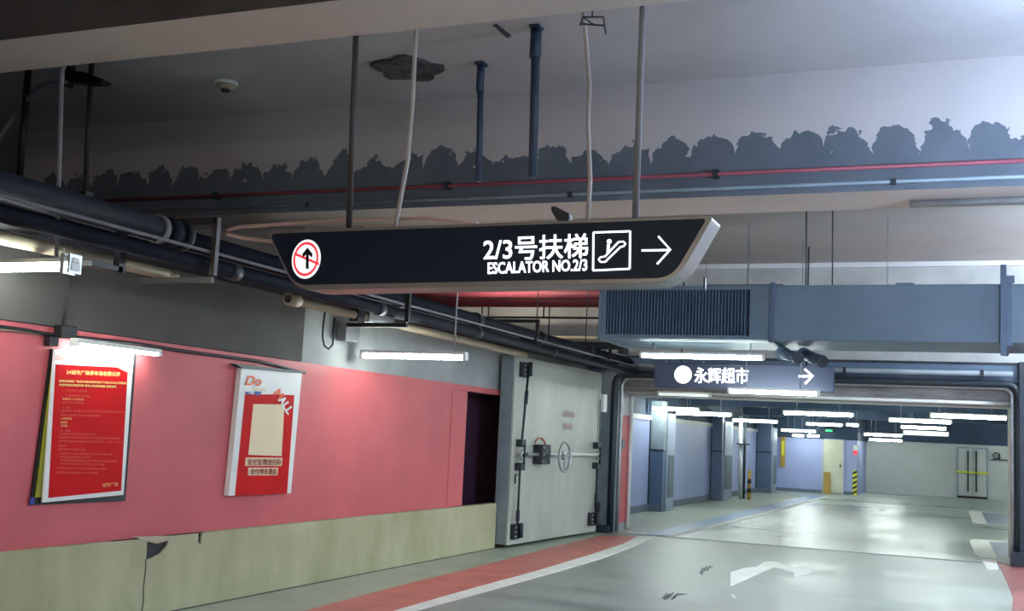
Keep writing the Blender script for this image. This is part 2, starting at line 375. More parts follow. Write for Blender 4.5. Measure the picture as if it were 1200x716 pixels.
B('latch_box', 'steeldark', fr, .005, (-5.34, -5.30, 17.9, 18.05, 1.34, 1.5))

# ------------------------------------------------------------------ hall beyond
hw = tag(B('wall_hall_left', 'lavender', None, 0, (-6.6, -6.3, 18.5, 39.5, 0, 1.95)), 'lavender side wall of the hall beyond the opening', kind='structure')
B('upper_wall', 'hallup', hw, 0, (-6.6, -6.3, 18.5, 39.5, 2.02, 3.0))
B('cornice', 'cornice', hw, 0, (-6.3, -6.26, 18.5, 39.5, 1.93, 2.03))
B('baseboard', 'base', hw, 0, (-6.3, -6.26, 18.5, 39.5, 0, .15))
hb = tag(B('wall_hall_far', 'hallgrey', None, 0, (-9, 5, 43.3, 43.6, 0, 1.9)), 'pale grey far wall of the hall', kind='structure')
B('upper_wall', 'hallup', hb, 0, (-9, 5, 43.28, 43.6, 1.9, 3.0))
hr = tag(B('wall_hall_room', 'lavender', None, 0, (-6.6, -3.45, 39.5, 43.3, 0, 1.83)), 'lavender room block at the end of the hall', kind='structure')
B('upper_wall', 'hallup', hr, 0, (-6.6, -3.43, 39.46, 43.3, 1.83, 3.0))
B('baseboard', 'base', hr, 0, (-6.3, -3.42, 39.46, 39.5, 0, .1))
hc = tag(B('ceiling_hall', 'hallup', None, 0, (-6.6, 5, 18.5, 43.5, 2.95, 3.1)), 'dark ceiling of the hall', kind='structure')
for y in (26.8, 34.2):
    B('ceiling_rib', 'hallup', hc, 0, (-6.3, 5, y, y+.5, 2.42, 2.95))
hd = thing('ventilation_duct', 'dark square duct under the hall ceiling, far right beyond the lamps', 'duct', (3.5, 30, 2.45))
B('duct_run', 'hallup', hd, .01, (-1.3+.3, 1.5, 0-8, 8, 0, .45)); B('duct_flange', 'duct', hd, 0, (-1.05, 1.55, -4, -3.95, -.04, .5)); B('duct_flange', 'duct', hd, 0, (-1.05, 1.55, 3, 3.05, -.04, .5))
B('support_strap', 'steeldark', hd, 0, (-1.02, 1.52, -7, -6.96, -.03, .55)); 

COLS = [(23.3, 24.2, -6.3, -5.99, 'first'), (29.5, 30.8, -6.3, -6.0, 'second'), (36.4, 37.4, -6.3, -5.82, 'third')]
for y0, y1, x0, x1, nm in COLS:
    t = thing('wall_column', f'slate blue {nm} column from the opening on the lavender hall wall', 'column', (x0, y0, 0), 0)
    t['group'] = 'columns along the lavender wall'
    B('shaft', 'column', t, .01, (0, x1-x0, 0, .25, 0, 1.3)); B('upper_shaft', 'frame' if nm == 'first' else 'column', t, .01, (0, x1-x0, 0, .25, 1.3, 2.35)); B('side_panel', 'columnside', t, .01, (0, x1-x0+.03, .25, y1-y0, 0, 2.1))
    B('hatch', 'base', t, .005, (x1-x0+.03, x1-x0+.05, .35, y1-y0-.1, .3, 1.2)); B('trim_strip', 'rubber', t, 0, (0, x1-x0+.01, -.012, 0, 1.28, 1.32))
    B('corner_strip', 'rubber', t, 0, (.0, .03, -.012, 0, .12, 2.0)); B('skirting', 'base', t, 0, (0, x1-x0+.01, -.02, -.012, 0, .16))
t = thing('drain_pipe', 'silver vertical drain pipe with dark side in the hall', 'pipe', (-5.80, 31.2, 0))
T('pipe_run', 'steel', [(-.03, 0, 2.3), (-.03, 0, .5), (.02, -.1, .3), (.02, -.1, .02)], .06, t); T('dark_pipe', 'rubber', [(.07, .1, 2.3), (.07, .1, .02)], .035, t)
B('pipe_clamp', 'steeldark', t, 0, (-.12, .2, -.08, .2, 1.5, 1.54))
t = thing('bollard', 'slim yellow and black bollard beside the hall drain pipe', 'bollard', (-5.58, 31.3, 0))
T('post', 'tan', [(0, 0, 0), (0, 0, .78)], .05, t); T('stripe', 'black', [(0, 0, .2), (0, 0, .32)], .052, t); T('stripe', 'black', [(0, 0, .45), (0, 0, .57)], .052, t); T('cap', 'yellow', [(0, 0, .78), (0, 0, .8)], .055, t)
t = tag(B('door_1', 'doorcream', None, .01, (-4.53, -3.92, 39.44, 39.5, .02, 1.8)), 'cream door in the lavender room block', kind='structure')
B('door_frame', 'cornice', t, 0, (-4.58, -4.53, 39.42, 39.5, 0, 1.84), (-3.92, -3.87, 39.42, 39.5, 0, 1.84), (-4.58, -3.87, 39.42, 39.5, 1.8, 1.84)); B('handle', 'steeldark', t, 0, (-4.0, -3.96, 39.4, 39.44, .9, 1.0))
t = tag(P('leaning_board', 'tan', [(-4.5, 39.3, 0), (-4.27, 39.3, 0), (-4.3, 39.4, .72), (-4.5, 39.4, .72)], (0, -.02, 0)), 'tan board leaning on the cream door', 'board')
t = thing('corner_guard', 'black and yellow striped guard on the room corner', 'corner guard', (-3.5, 39.42, 0))
B('backing', 'yellow', t, 0, (-.07, .07, -.02, .03, 0, .82))
for k in range(5): P('stripe', 'black', [(-.07, -.022, .02+k*.165), (.07, -.022, .10+k*.165), (.07, -.022, .17+k*.165), (-.07, -.022, .09+k*.165)], (0, -.004, 0), t)
t = thing('fire_extinguisher_sign', 'small yellow sign on the wall by the last column', 'sign', (-5.9, 39.4, 1.3)); B('plate', 'tan', t, 0, (-.08, .08, 0, .03, -.5, .55)); B('print', 'yellow', t, 0, (-.05, .05, -.01, 0, -.1, .4))
t = thing('exit_light', 'small green exit light high on the lavender room', 'exit light', (-4.36, 39.3, 2.1)); B('housing', 'rubber', t, 0, (-.16, .16, 0, .12, -.06, .1)); B('lens', 'green', t, 0, (-.11, .11, -.01, 0, -.01, .05))
B('bracket', 'steeldark', t, 0, (-.01, .01, .03, .05, .1, .85))
t = thing('strobe', 'small red and white wall light at the room corner', 'alarm', (-3.5, 39.46, 1.55)); B('body', 'white', t, .005, (-.06, .08, -.08, .04, -.06, .12)); B('lens', 'litred', t, 0, (-.05, .07, -.07, -.01, -.2, -.06))
d2 = tag(B('door_2', 'hallgrey', None, .01, (-.3, .165, 43.22, 43.3, .08, 1.75), (.18, .64, 43.22, 43.3, .08, 1.75)), 'grey double door with dark pull bars in the far wall', kind='structure')
for x in (.03, .30): T('pull_bar', 'rubber', [(x, 43.15, .24), (x, 43.15, 1.68)], .025, d2, 8)
B('threshold', 'black', d2, 0, (-.32, .66, 43.1, 43.3, 0, .08)); B('tape', 'yellow', d2, 0, (-.4, .68, 43.13, 43.14, .88, .95)); B('door_frame', 'columnside', d2, 0, (-.34, -.3, 43.2, 43.3, 0, 1.8), (.64, .68, 43.2, 43.3, 0, 1.8), (-.34, .68, 43.2, 43.3, 1.75, 1.8))
t = thing('valve_cluster', 'dark pipe valve on the far wall right of double door', 'valve', (.95, 43.1, 1.55)); torus_bm = bmesh.new(); torus(torus_bm, (0, 0, 0), (0, 1, 0), .1, .02, 16, 6); obj('wheel', torus_bm, 'rubber', t)
T('stem', 'rubber', [(0, 0, 0), (0, .18, 0)], .02, t, 8); T('pipe_run', 'rubber', [(-.15, .05, -.14), (.9, .05, -.14)], .02, t, 8); T('branch', 'rubber', [(.1, .05, -.14), (.1, .05, .08)], .03, t, 8)

# ================================================================== LAMPS
def tube_light(x0, x1, y, z, m, label, rods=None, group=None, top=None, r=.029, y1=None, wings=0):
    y1 = y if y1 is None else y1
    L = math.hypot(x1-x0, y1-y); rz = math.atan2(y1-y, x1-x0)
    t = thing('tube_light', label, 'lamp', ((x0+x1)/2, (y+y1)/2, z), rz, group)
    hs = B('housing', 'white', t, .006, (-L/2, L/2, -.03, .03, r*.7, r*.7+.03))
    T('tube', m, [(-L/2+.03, 0, 0), (L/2-.03, 0, 0)], r, t, 10)
    if wings: B('added_shade', 'white', t, 0, (-L/2, L/2, -wings, wings, r+.005, r+.012))  # added wings block upward light, keeping the beam face dark
    for s in (-1, 1):
        B('end_cap', 'white', hs, .004, (min(s*L/2, s*(L/2-.035)), max(s*L/2, s*(L/2-.035)), -.036, .036, -r, r*.7))
    if top:
        for rx in rods or (-L*.3, L*.3):
            T('hanger_rod', 'steel', [(rx, 0, r*.6+.04), (rx, 0, top-z)], .008, t, 6)
    return t
G1 = 'tube lights of the near lane'
tl1 = tube_light(-5.76, -5.0, 5.15, 2.38, M['tube_near'], 'tube light cut by the left frame edge over the pink wall', group=G1)
T('hanger_pole', 'rodgrey', [(-.78+.95+.05, 0, .06), (-.78+.86+.04, 0, 1.2), (.09, 0, 1.97)], .014, tl1, 8)
B('clip', 'steel', tl1, 0, (.3, .33, -.05, .05, -.05, .07)); B('clip', 'steel', tl1, 0, (.36, .375, -.05, .05, -.045, .07))
t = tube_light(-5.68, -4.5, 9.8, 2.215, M['tube_near'], 'tube light in front of the pink wall before the blast door', group=G1, rods=(.45,), top=4.35)
tube_light(-3.78, -2.24, 13.4, 2.545, M['tube_near'], 'tube light under the louvered end of the blue duct', group=G1, top=2.72, rods=(-.6, .6))
tube_light(-3.09, -1.85, 15.5, 2.235, M['tube_near'], 'tube light just below the white lettered dark supermarket sign', group=G1, top=4.35)
pl_ = tube_light(-5.655, -5.655, 5.86, 1.965, M['tube_slim'], 'slim tube light along the top of the left red poster', group=G1, r=.014, y1=6.74)
G2 = 'tube lights in the hall beyond the opening'
H = [((743, 479), (820, 479), 23.0, 'long tube light at the left, just inside the opening'),
     ((792, 484.5), (858, 485.5), 24.6, 'tube light above the first slate column'),
     ((858, 492), (912, 494.5), 31., 'tube light above the silver drain pipe'),
     ((917, 483), (1001, 487), 23., 'long tube light centred below the dark sign arrow'),
     ((944, 497), (988, 497.7), 33., 'tube light left of the green exit light'),
     ((915, 504), (957, 505.5), 36., 'tube light above the lavender room by the last column'),
     ((928, 510), (943, 510.7), 38.6, 'short tube light left one of a pair over lavender room'),
     ((945, 510.5), (961, 511), 38.6, 'short tube light right one of a pair over lavender room'),
     ((991, 497.5), (1007, 498.4), 33., 'short tube light above the striped corner guard'),
     ((1012, 509), (1058, 510.3), 37., 'upper tube light over the blank grey far wall'),
     ((1018, 515.5), (1058, 516), 41., 'lowest farthest tube light against the grey far wall'),
     ((1041, 491.5), (1116, 495.4), 25., 'tube light left of the right foremost hall lamp'),
     ((1055, 500.5), (1110, 502), 32., 'tube light with an unlit fitting right below it'),
     ((1089, 486), (1181, 490.5), 21.7, 'long tube light ending at the right door jamb')]
for a, b, y, lab in H:
    pa = at(*a, 1, y); pb = at(*b, 1, y)
    x0 = max(pa.x, -6.2)
    tube_light(x0, pb.x, y, (pa.z+pb.z)/2, M['tube_hall'], lab, group=G2, top=2.42 if (26.8 < y < 27.3 or 34.2 < y < 34.7) else (2.4 if (22 < y < 38 and (x0+pb.x)/2 > .5) else 2.95), r=.038)
pa = at(1058, 507, 1, 33); pb = at(1112, 508, 1, 33)
tube_light(pa.x, pb.x, 33, pa.z, M['tube_dim'], 'unlit pale fitting with a faint glow added, under a hall tube light', group=G2, top=2.95, r=.06)
_a = at(772, 462, 1, 17.25); _b = at(835, 463, 1, 17.25)
tube_light(_a.x, _b.x, 17.15, _a.z, M['tube_dim'], 'dim tube fitting below the left part of the dark supermarket sign', top=4.35, rods=(-.3, .3), r=.025)
# further lamps of the same rows, outside the view to the right and behind the viewer
for i, (x, y) in enumerate(((1.75, 22), (1.8, 28), (2.0, 35), (2.2, 41))):
    tube_light(x-.7, x+.7, y, 2.2, M['tube_hall'], ('nearest', 'second', 'third', 'farthest')[i]+' hall tube light hidden past the right jamb', group=G2, top=2.95 if not (22 < y < 38) else 2.95, r=.045)
G3 = 'tube lights behind the viewer'
for x, y in ((-3.6, -3.2), (-1.6, .2), (-.6, -1.8), (2.6, 1.0), (2.4, -3.5)):
    tube_light(x-.7, x+.7, y, 2.45, M['tube_back'], {-3.6: 'rear left', -1.6: 'near left', -.6: 'middle', 2.6: 'near right', 2.4: 'rear right'}[x]+' tube light around the viewer, out of view', group=G3, top=4.35, r=.04, wings=.16)
tube_light(-7.6, -6.2, 15.4, 4.1, M['tube_bay'], 'tube light high in the side bay behind the big sign', top=4.35, r=.035)
# added fill lamp, unseen at the right, put in to brighten the ceiling
t = thing('added_fill_tube', 'added bare cool tube, unseen, brightening the ceiling at right', 'lamp', (1.55, 6.3, 2.9))
T('tube', 'tube_cool_fill', [(-.6, 0, 0), (.6, 0, 0)], .03, t, 10); B('bracket', 'white', t, 0, (-.62, -.58, -.03, .03, -.03, .12), ); B('bracket', 'white', t, 0, (.58, .62, -.03, .03, -.03, .12))
for s in (-.6, .6): T('hanger_rod', 'steel', [(s, 0, .1), (s, 0, 1.45)], .01, t, 6)
for x, y in ((2.9, 12.6), (2.9, 15.6)):  # two added fill tubes, unseen, to lift the wall above the duct
    t = thing('added_fill_tube', ('nearer' if y < 14 else 'farther')+' added bare fill tube right of the lane, unseen', 'lamp', (x, y, 3.75), 0, 'added fill lights at right')
    T('tube', 'tube_lane_fill', [(-.7, 0, 0), (.7, 0, 0)], .035, t, 10)
    for q_ in (-.6, .6): T('hanger_rod', 'steel', [(q_, 0, 0), (q_, 0, .6)], .01, t, 6)

# ================================================================== HANGING SIGN
SY = 5.15
def q(px, py, y=SY): v = at(px, py, 1, y); return (v.x, v.z)
sg = thing('hanging_sign', 'long black hanging sign reading ESCALATOR NO.2/3 with white arrow and escalator icon', 'sign', (-2.4, SY, 2.2))
def rounded(pts, r, n=5):
    out = []
    N = len(pts)
    for i in range(N):
        p = Vector(pts[i]); a = (Vector(pts[i-1])-p); b = (Vector(pts[(i+1) % N])-p)
        rr = min(r[i], a.length*.45, b.length*.45); p0 = p+a.normalized()*rr; p1 = p+b.normalized()*rr
        for k in range(n+1):
            s = k/n; out.append(tuple((p0*(1-s)*(1-s)+p*2*s*(1-s)+p1*s*s)))
    return out
P('mounting_bracket', 'steeldark', [at(px, py, 1, SY+.1) for px, py in ((646, 242), (651, 242), (667, 250), (667, 256), (664, 264), (656, 264), (646, 247))], (0, .05, 0), sg)
body2 = rounded([(-3.645, 2.565), (-3.43, 2.225), (-1.29, 2.255), (-1.115, 2.575)], [.05, .12, .12, .03])
face2 = rounded([(-3.615, 2.545), (-3.43, 2.255), (-1.31, 2.277), (-1.15, 2.56)], [.04, .08, .08, .02])
P('casing', 'silver', [(x, SY, z) for x, z in body2], (0, .2, 0), sg, .006)
P('face_panel', 'sign', [(x, SY-.008, z) for x, z in face2], (0, .012, 0), sg)
FY = SY-.0085
def Q(px0, px1, py0, py1, dy0=0, y=FY, sl=-.035):
    "quad on plane Y from pixel box corners"
    c_ = (px0+px1)/2
    f = lambda px, py: at(px, py+(px-c_)*sl, 1, y)
    return (f(px0, py1), f(px1, py1), f(px1, py0), f(px0, py0))
M['lit'].name = 'lit_letters'
text('chinese_lettering', '2/3号扶梯', Q(567, 689, 276, 304), 'lit', sg, bold=.0018)
text('english_lettering', 'ESCALATOR NO.2/3', Q(572, 688, 306, 319), 'lit', sg, bold=.0016)
# icon frame and escalator
def V(px, py, y=FY-.001): return at(px, py, 1, y)
bm = bmesh.new()
cor = [V(695.5, 272.5), V(738.5, 271), V(738, 315), V(695, 317)]
for i in range(4): tube(bm, [cor[i], cor[(i+1) % 4]], .0052, 6)
obj('icon_border', bm, 'lit', sg)
esc = [V(704, 307), V(709, 307), V(727, 289.5), V(731, 288.5), V(733, 285.5), V(730.5, 283), V(725, 283.5), V(709, 300.5), V(703.5, 301.5), V(701.5, 304), V(704, 307)]
T('escalator_outline', 'lit', esc, .0048, sg, 6)
bm = bmesh.new(); c_ = V(714, 283); prism(bm, [(c_.x+.012*math.cos(a), c_.y-.002, c_.z+.012*math.sin(a)) for a in [k*math.pi/6 for k in range(12)]], (0, .003, 0)); obj('rider_head', bm, 'lit', sg)
T('rider_body', 'lit', [V(713, 286.5), V(712.5, 297)], .0075, sg, 6)
bm = bmesh.new()
tube(bm, [V(752, 293.5), V(785, 293)], .0055, 6); tube(bm, [V(771.5, 277), V(785.5, 292.5), V(770, 309.5)], .0055, 6)
obj('arrow', bm, 'lit', sg)
def disc(name, c, r0, r1, y, m, parent, n=32, th=.003, sx=.93, sz=1.1):
    bm = bmesh.new(); a = []
    if r1 == 0:
        prism(bm, [(c[0]+r0*sx*math.cos(k*2*math.pi/n), y, c[1]+r0*sz*math.sin(k*2*math.pi/n)) for k in range(n)], (0, -th, 0))
    else:
        R0 = [bm.verts.new((c[0]+r0*sx*math.cos(k*2*math.pi/n), y-th, c[1]+r0*sz*math.sin(k*2*math.pi/n))) for k in range(n)]
        R1 = [bm.verts.new((c[0]+r1*sx*math.cos(k*2*math.pi/n), y-th, c[1]+r1*sz*math.sin(k*2*math.pi/n))) for k in range(n)]
        for k in range(n): bm.faces.new((R0[k], R0[(k+1) % n], R1[(k+1) % n], R1[k]))
    return obj(name, bm, m, parent)
cc = q(360, 304)
disc('no_entry_disc', cc, .099, 0, FY, 'litwhite', sg)
disc('red_ring', cc, .087, .073, FY-.003, 'litred', sg)
P('red_bar', 'litred', [V(346, 296, FY-.0045), V(374, 308, FY-.0045), V(373.5, 311, FY-.0045), V(345.5, 299, FY-.0045)], (0, .0005, 0), sg)
P('black_arrow', 'black', [V(x, y, FY-.006) for x, y in ((358.2, 315), (361.8, 315), (361.8, 298.5), (365.5, 302), (366.3, 297.5), (360.3, 290), (354.3, 297.5), (355, 302), (358.5, 298.5))], (0, .0005, 0), sg)
T('suspension_rod', 'rodblack', [(-3.17, SY+.1, 2.55), (-3.23, SY+.1, 4.35)], .017, sg, 10)
T('suspension_rod', 'rodgrey', [(-1.53, SY+.1, 2.56), (-1.53, SY+.1, 4.35)], .017, sg, 10)
wob = lambda a, b, n, s: [Vector(a).lerp(Vector(b), i/n)+Vector((math.sin(i*1.3)*s, 0, 0)) for i in range(n+1)]
T('cable_conduit', 'cable', [(-2.885, SY+.1, 2.55), (-2.87, SY+.1, 2.66), (-2.83, SY+.1, 2.95), (-2.82, SY+.1, 3.3), (-2.84, SY+.1, 4.35)], .013, sg, 8)
T('cable_conduit', 'cable', [(-1.78, SY+.1, 2.56), (-1.775, SY+.1, 2.8), (-1.80, SY+.1, 3.1), (-1.80, SY+.1, 3.3), (-1.85, SY+.1, 3.7), (-1.85, SY+.1, 4.35)], .012, sg, 8)
B('mounting_lug', 'steeldark', sg, 0, (-3.1, -3.08, SY+.09, SY+.11, 2.56, 2.59)); B('mounting_lug', 'steeldark', sg, 0, (-2.4, -2.37, SY+.09, SY+.11, 2.56, 2.575)); B('mounting_lug', 'steeldark', sg, 0, (-1.19, -1.18, SY+.15, SY+.17, 2.24, 2.3))
keep(sg)

# second sign
S2 = 16.0
s2 = thing('hanging_sign', 'small dark blue sign with white round logo, four Chinese characters and arrow', 'sign', (-3.0, S2, 2.27))
B('casing', 'sign2', s2, .01, (-4.29, -1.72, S2, S2+.12, 2.28, 2.65))
disc('logo_disc', q(800.5, 439, S2), .13, 0, S2-.002, 'lit', s2, sx=1, sz=1)
text('lettering', '永辉超市', Q(814, 877, 431, 449, y=S2-.003, sl=.01), 'lit', s2, bold=.004)
bm = bmesh.new(); A = lambda px, py: at(px, py, 1, S2-.004)
tube(bm, [A(936, 441), A(951, 440.5)], .018, 6); tube(bm, [A(943, 432.5), A(952.5, 440.5), A(943.5, 449.5)], .018, 6); obj('arrow', bm, 'lit', s2)
for x in (-3.9, -2.1): T('suspension_rod', 'rubber', [(x, S2+.06, 2.65), (x, S2+.06, 4.35)], .012, s2, 6)
keep(s2)

# ================================================================== POSTERS
def W(px, py, x): return at(px, py, 0, x)
def sheet(name, m, pix, x, parent, th=.006, bevel=0):
    return P(name, m, [W(a, b, x) for a, b in pix], (-th, 0, 0), parent, bevel)
p1 = thing('poster_board', 'red notice board full of small text under the slim tube light', 'poster', (-5.775, 6.2, .88))
sheet('backing_board', 'black', ((61, 409), (160, 415), (147, 587), (36, 592)), -5.755, p1, .018)
sheet('olive_board', 'olive', ((64, 416), (80, 416), (66, 582), (42, 583)), -5.74, p1, .012)
sheet('blue_tab', 'blueink', ((36, 583), (41, 583), (40, 591), (35, 591)), -5.752, p1, .002)
sheet('white_panel', 'white', ((64, 409), (157, 416), (145, 580), (50, 589)), -5.722, p1, .015, .002)
rs = sheet('red_sheet', 'red', ((65.5, 427), (150, 431), (142, 575), (57, 583.5)), -5.719, p1, .003)
XT = -5.7185
def wq(x0, y0, x1, y1, sl=.04, xk=-.09, x=XT):
    # text box on the wall plane: top-left pixel, bottom-right pixel
    tl = W(x0, y0, x); tr = W(x1, y0+(x1-x0)*sl, x)
    br = W(x1+(y1-y0)*xk, y1+(x1-x0)*sl, x); bl = W(x0+(y1-y0)*xk, y1, x)
    return (bl, br, tr, tl)
text('title', '24城市广场停车场收费公示', wq(78, 433.5, 140.5, 438.5), 'gold', rs, bold=.0012)
sheet('corner_flash', 'white', ((133, 428.2), (150, 429), (149, 436), (146.5, 435)), XT, rs, .001)
text('logo_word', 'Do', wq(65.5, 416.5, 75, 421.5), 'orange', rs)
text('logo_word', 'MALL', wq(132, 421, 148, 426, .4), 'gold', rs, bold=.0012)
rows = [('尊敬的顾客广场停车场收费标准如下请各位车主仔细阅读', 69, 150, 445, 'gold', .02), ('并按照规定停放车辆 请勿占用消防通道 谢谢合作', 69, 136, 449.5, 'gold', .02),
        ('一、营业时间 全天开放', 72, 102, 456, 'dimgold', 0), ('二、小型车辆停车收费标准', 71, 106, 462, 'dimgold', 0), ('免费时间 三十分钟以内', 73, 98, 466, 'gold', 0), ('首小时内收费标准', 73, 98, 470, 'dimgold', 0),
        ('三、优惠', 73, 82, 476.5, 'dimgold', 0), ('1 会员停车 凭消费小票可享受免费停车优惠最多减免四小时', 71, 145, 480, 'dimgold', 0), ('具体以现场公示内容为准请配合', 71, 118, 485, 'dimgold', 0), ('2 消费满减', 71, 84, 489, 'gold', 0), ('影院顾客', 71, 79, 493.5, 'gold', 0), ('餐饮顾客', 71, 79, 497.5, 'gold', 0),
        ('四、说明', 71, 82, 503.5, 'dimgold', 0), ('其他事项请咨询服务台工作人员', 70, 112, 507, 'dimgold', 0), ('新能源车 充电期间停车免收两小时超出部分按标准收取', 69, 141, 511, 'dimgold', 0), ('临时车辆 按照实际停放时间收取费用不足一小时按一小时计', 69, 142, 515.5, 'dimgold', 0),
        ('月租车辆', 68, 77, 521, 'dimgold', 0), ('请到管理处办理登记手续', 68, 100, 525, 'dimgold', 0), ('请保管好车内贵重物品如有遗失本停车场概不负责', 70, 132, 530, 'dimgold', 0), ('车辆进出请减速慢行注意安全', 70, 106, 534, 'dimgold', 0), ('严禁携带易燃易爆物品进入停车场内违者后果自负', 70, 138, 538, 'dimgold', 0), ('停车场内禁止吸烟禁止鸣笛', 70, 122, 542, 'dimgold', 0), ('本收费标准自公布之日起执行如有变更另行通知', 66, 124, 547, 'dimgold', 0), ('监督电话见服务台公示牌', 66, 114, 552, 'dimgold', 0)]
for s_, x0, x1, y, m_, of in rows:
    text('text_line', s_, wq(x0, y, x1, y+2.6, .02 if y > 475 else .035), m_, rs, bold=.0008 if of else 0)
text('signature', '城市广场', wq(120, 566, 138, 571, -.06), 'gold', rs)
keep(p1)

p2 = thing('poster_board', 'white framed red poster with blank cream square and payment text', 'poster', (-5.775, 8.4, .86))
sheet('white_panel', 'white', ((283, 431), (354, 437.5), (341, 578), (268, 581)), -5.722, p2, .05, .002)
rs2 = sheet('red_sheet', 'red', ((287.5, 462), (326, 462.3), (335, 462.7), (345, 463), (336.5, 578), (275.5, 581)), -5.719, p2, .003)
sheet('cream_square', 'cream2', ((297, 473.5), (333.5, 474), (330, 534.5), (291, 533)), XT, rs2, .001)
sheet('label_strip', 'cream2', ((288, 536), (331, 536.5), (330, 546), (287, 546)), XT, rs2, .001)
sheet('label_strip', 'cream2', ((291, 548), (326, 548), (325, 557), (290.5, 557)), XT, rs2, .001)
X3 = -5.7165
text('payment_text', '支付宝/微信扫码', wq(290, 537.5, 329, 545, .0, -.05, X3), 'redbrown', rs2, bold=.0015)
text('payment_text', '支付停车费用', wq(293.5, 549, 324, 556, -.0, -.05, X3), 'redbrown', rs2, bold=.0015)
text('logo_word', 'Do', wq(288.5, 440, 307, 451.5, .06, -.1, X3), 'orange', rs2, off=.02, shear=.2)
text('tagline', 'shopping', wq(296, 454.5, 312, 457.5, .04, -.1, X3), 'gold', rs2, off=.01)
sheet('blue_flash', 'blueink', ((298, 458.5), (307, 459), (304, 463.5), (299, 463)), X3, rs2, .001)
text('tagline', 'MALL', wq(288, 458.5, 297, 462.5, .04, -.1, X3), 'blueink', rs2, off=.02)
# diagonal MALL
def diag(name, ch, px, py, w, h, m_):
    ca, sa = math.cos(R(52)), math.sin(R(52))
    f = lambda u, v: W(px+u*ca-v*sa*-1, py+u*sa-v*ca, X3)
    text(name, ch, (f(0, 0), f(w, 0), f(w, h), f(0, h)), m_, rs2, bold=.004)
diag('logo_letter', 'M', 320, 461.5, 9, 9.5, 'orange')
diag('logo_letter', 'A', 325.5, 469, 7, 8.5, 'white')
diag('logo_letter', 'L', 330.2, 475.8, 5.5, 9, 'white')
diag('logo_letter', 'L', 333.8, 481.5, 5.5, 9, 'white')
sheet('top_clip', 'rubber', ((276, 426), (355, 435), (355, 437.2), (283, 431)), -5.70, p2, .06)
keep(p2)

# ================================================================== SERVICES ON THE LEFT
t = thing('wall_cable', 'thin black cable running along the top of the pink wall', 'cable', (-5.76, 5, 2.02))
pts = [W(px, py, -5.765) for px, py in ((-40, 378), (0, 383), (30, 387), (52, 391), (75, 394), (110, 398), (160, 403), (210, 411), (255, 417), (300, 423), (330, 430), (357, 437))]
T('cable_run', 'black', pts, .014, t, 8); T('second_cable', 'cream', [W(px, py, -5.762) for px, py in ((0, 386), (25, 388), (50, 392))], .006, t, 6)
T('riser_rod', 'rodblack', [W(85, 312, -5.72), W(79, 352, -5.74), W(73, 386, -5.755)], .011, t, 8)
B('junction_box', 'black', t, .006, (-5.775, -5.70, 5.80, 5.94, 2.0, 2.09)); B('clamp', 'black', t, 0, (-5.775, -5.72, 5.72, 5.8, 1.94, 2.0))
keep(t)
NY0 = 2.0
t = thing('pipe_bundle', 'dark main pipe ending in a flange at the left above the lamp', 'pipe', (-4.98, NY0, 2.7))
T('pipe_run', 'navy', [(-5.08, NY0, 2.76), (-5.08, 6.15, 2.76)], .085, t, 16)
T('flange', 'navy', [(-5.08, 6.0, 2.76), (-5.08, 6.1, 2.76)], .105, t, 16); T('flange', 'steeldark', [(-5.08, 6.15, 2.76), (-5.08, 6.2, 2.76)], .115, t, 16)
T('end_ring', 'rodgrey', [(-5.08, 5.92, 2.76), (-5.08, 5.96, 2.76)], .1, t, 16)
T('narrow_pipe', 'navy', [(-5.08, 6.15, 2.74), (-5.08, 17.4, 2.74)], .07, t, 14)
for y in (7.6, 9.4, 11.2, 13.2, 15.2): T('coupling', 'steeldark', [(-5.08, y, 2.74), (-5.08, y+.12, 2.74)], .085, t, 14)
keep(t)
t = thing('dark_pipe', 'second dark pipe running under the main pipe along left wall', 'pipe', (-5.0, NY0, 2.6))
T('pipe_run', 'navy', [(-4.97, NY0, 2.575), (-4.97, 17.4, 2.575)], .05, t, 14)
for y in (6.6, 8.8, 11, 13.4): T('coupling', 'steeldark', [(-4.97, y, 2.575), (-4.97, y+.1, 2.575)], .062, t, 14)
keep(t)
t = thing('cable_tray', 'dark steel cable tray behind the dark pipes on the left', 'cable tray', (-5.2, NY0, 2.6))
B('tray_base', 'navy', t, 0, (-5.48, -5.20, NY0, 17.2, 2.595, 2.61)); B('tray_side', 'navy', t, 0, (-5.21, -5.195, NY0, 17.2, 2.595, 2.69)); B('tray_side', 'navy', t, 0, (-5.485, -5.47, NY0, 17.2, 2.595, 2.69))
T('cable_run', 'black', [(-5.25, NY0, 2.635), (-5.25, 17.2, 2.635)], .025, t, 8); T('cable_run', 'rodgrey', [(-5.36, NY0, 2.635), (-5.36, 17.2, 2.635)], .025, t, 8)
T('light_conduit', 'rodgrey', [(-4.9, NY0, 2.66), (-4.9, 17.3, 2.66)], .012, t, 8)
keep(t)
def pipe_hanger(y, label, xs=(-4.86, -5.5), zb=2.49, tp=2.9, m='black'):
    t = thing('pipe_hanger', label, 'bracket', (xs[0], y, zb)); t['group'] = 'hangers of the left pipe run'
    B('drop_leg', m, t, 0, (xs[0]-.02, xs[0]+.02, y-.02, y+.02, zb, tp)); B('cross_bar', m, t, 0, (xs[1], xs[0], y-.02, y+.02, zb-.05, zb-.01)); B('wall_arm', m, t, 0, (-5.8, xs[0], y-.02, y+.02, tp-.04, tp)); keep(t)
pipe_hanger(6.28, 'dark grey hanger strut just past the pipe flange', m='rodblack')
pipe_hanger(9.2, 'dark hanger where the pipe run passes under the big sign')
pipe_hanger(12.6, 'dark pipe hanger before the blast door', zb=2.68)
pipe_hanger(15.6, 'dark pipe hanger above the blast door hinges', zb=2.7)
t = thing('cream_pipe', 'cream plastic pipe with a blunt end, upper left', 'pipe', (-5.33, NY0, 2.5))
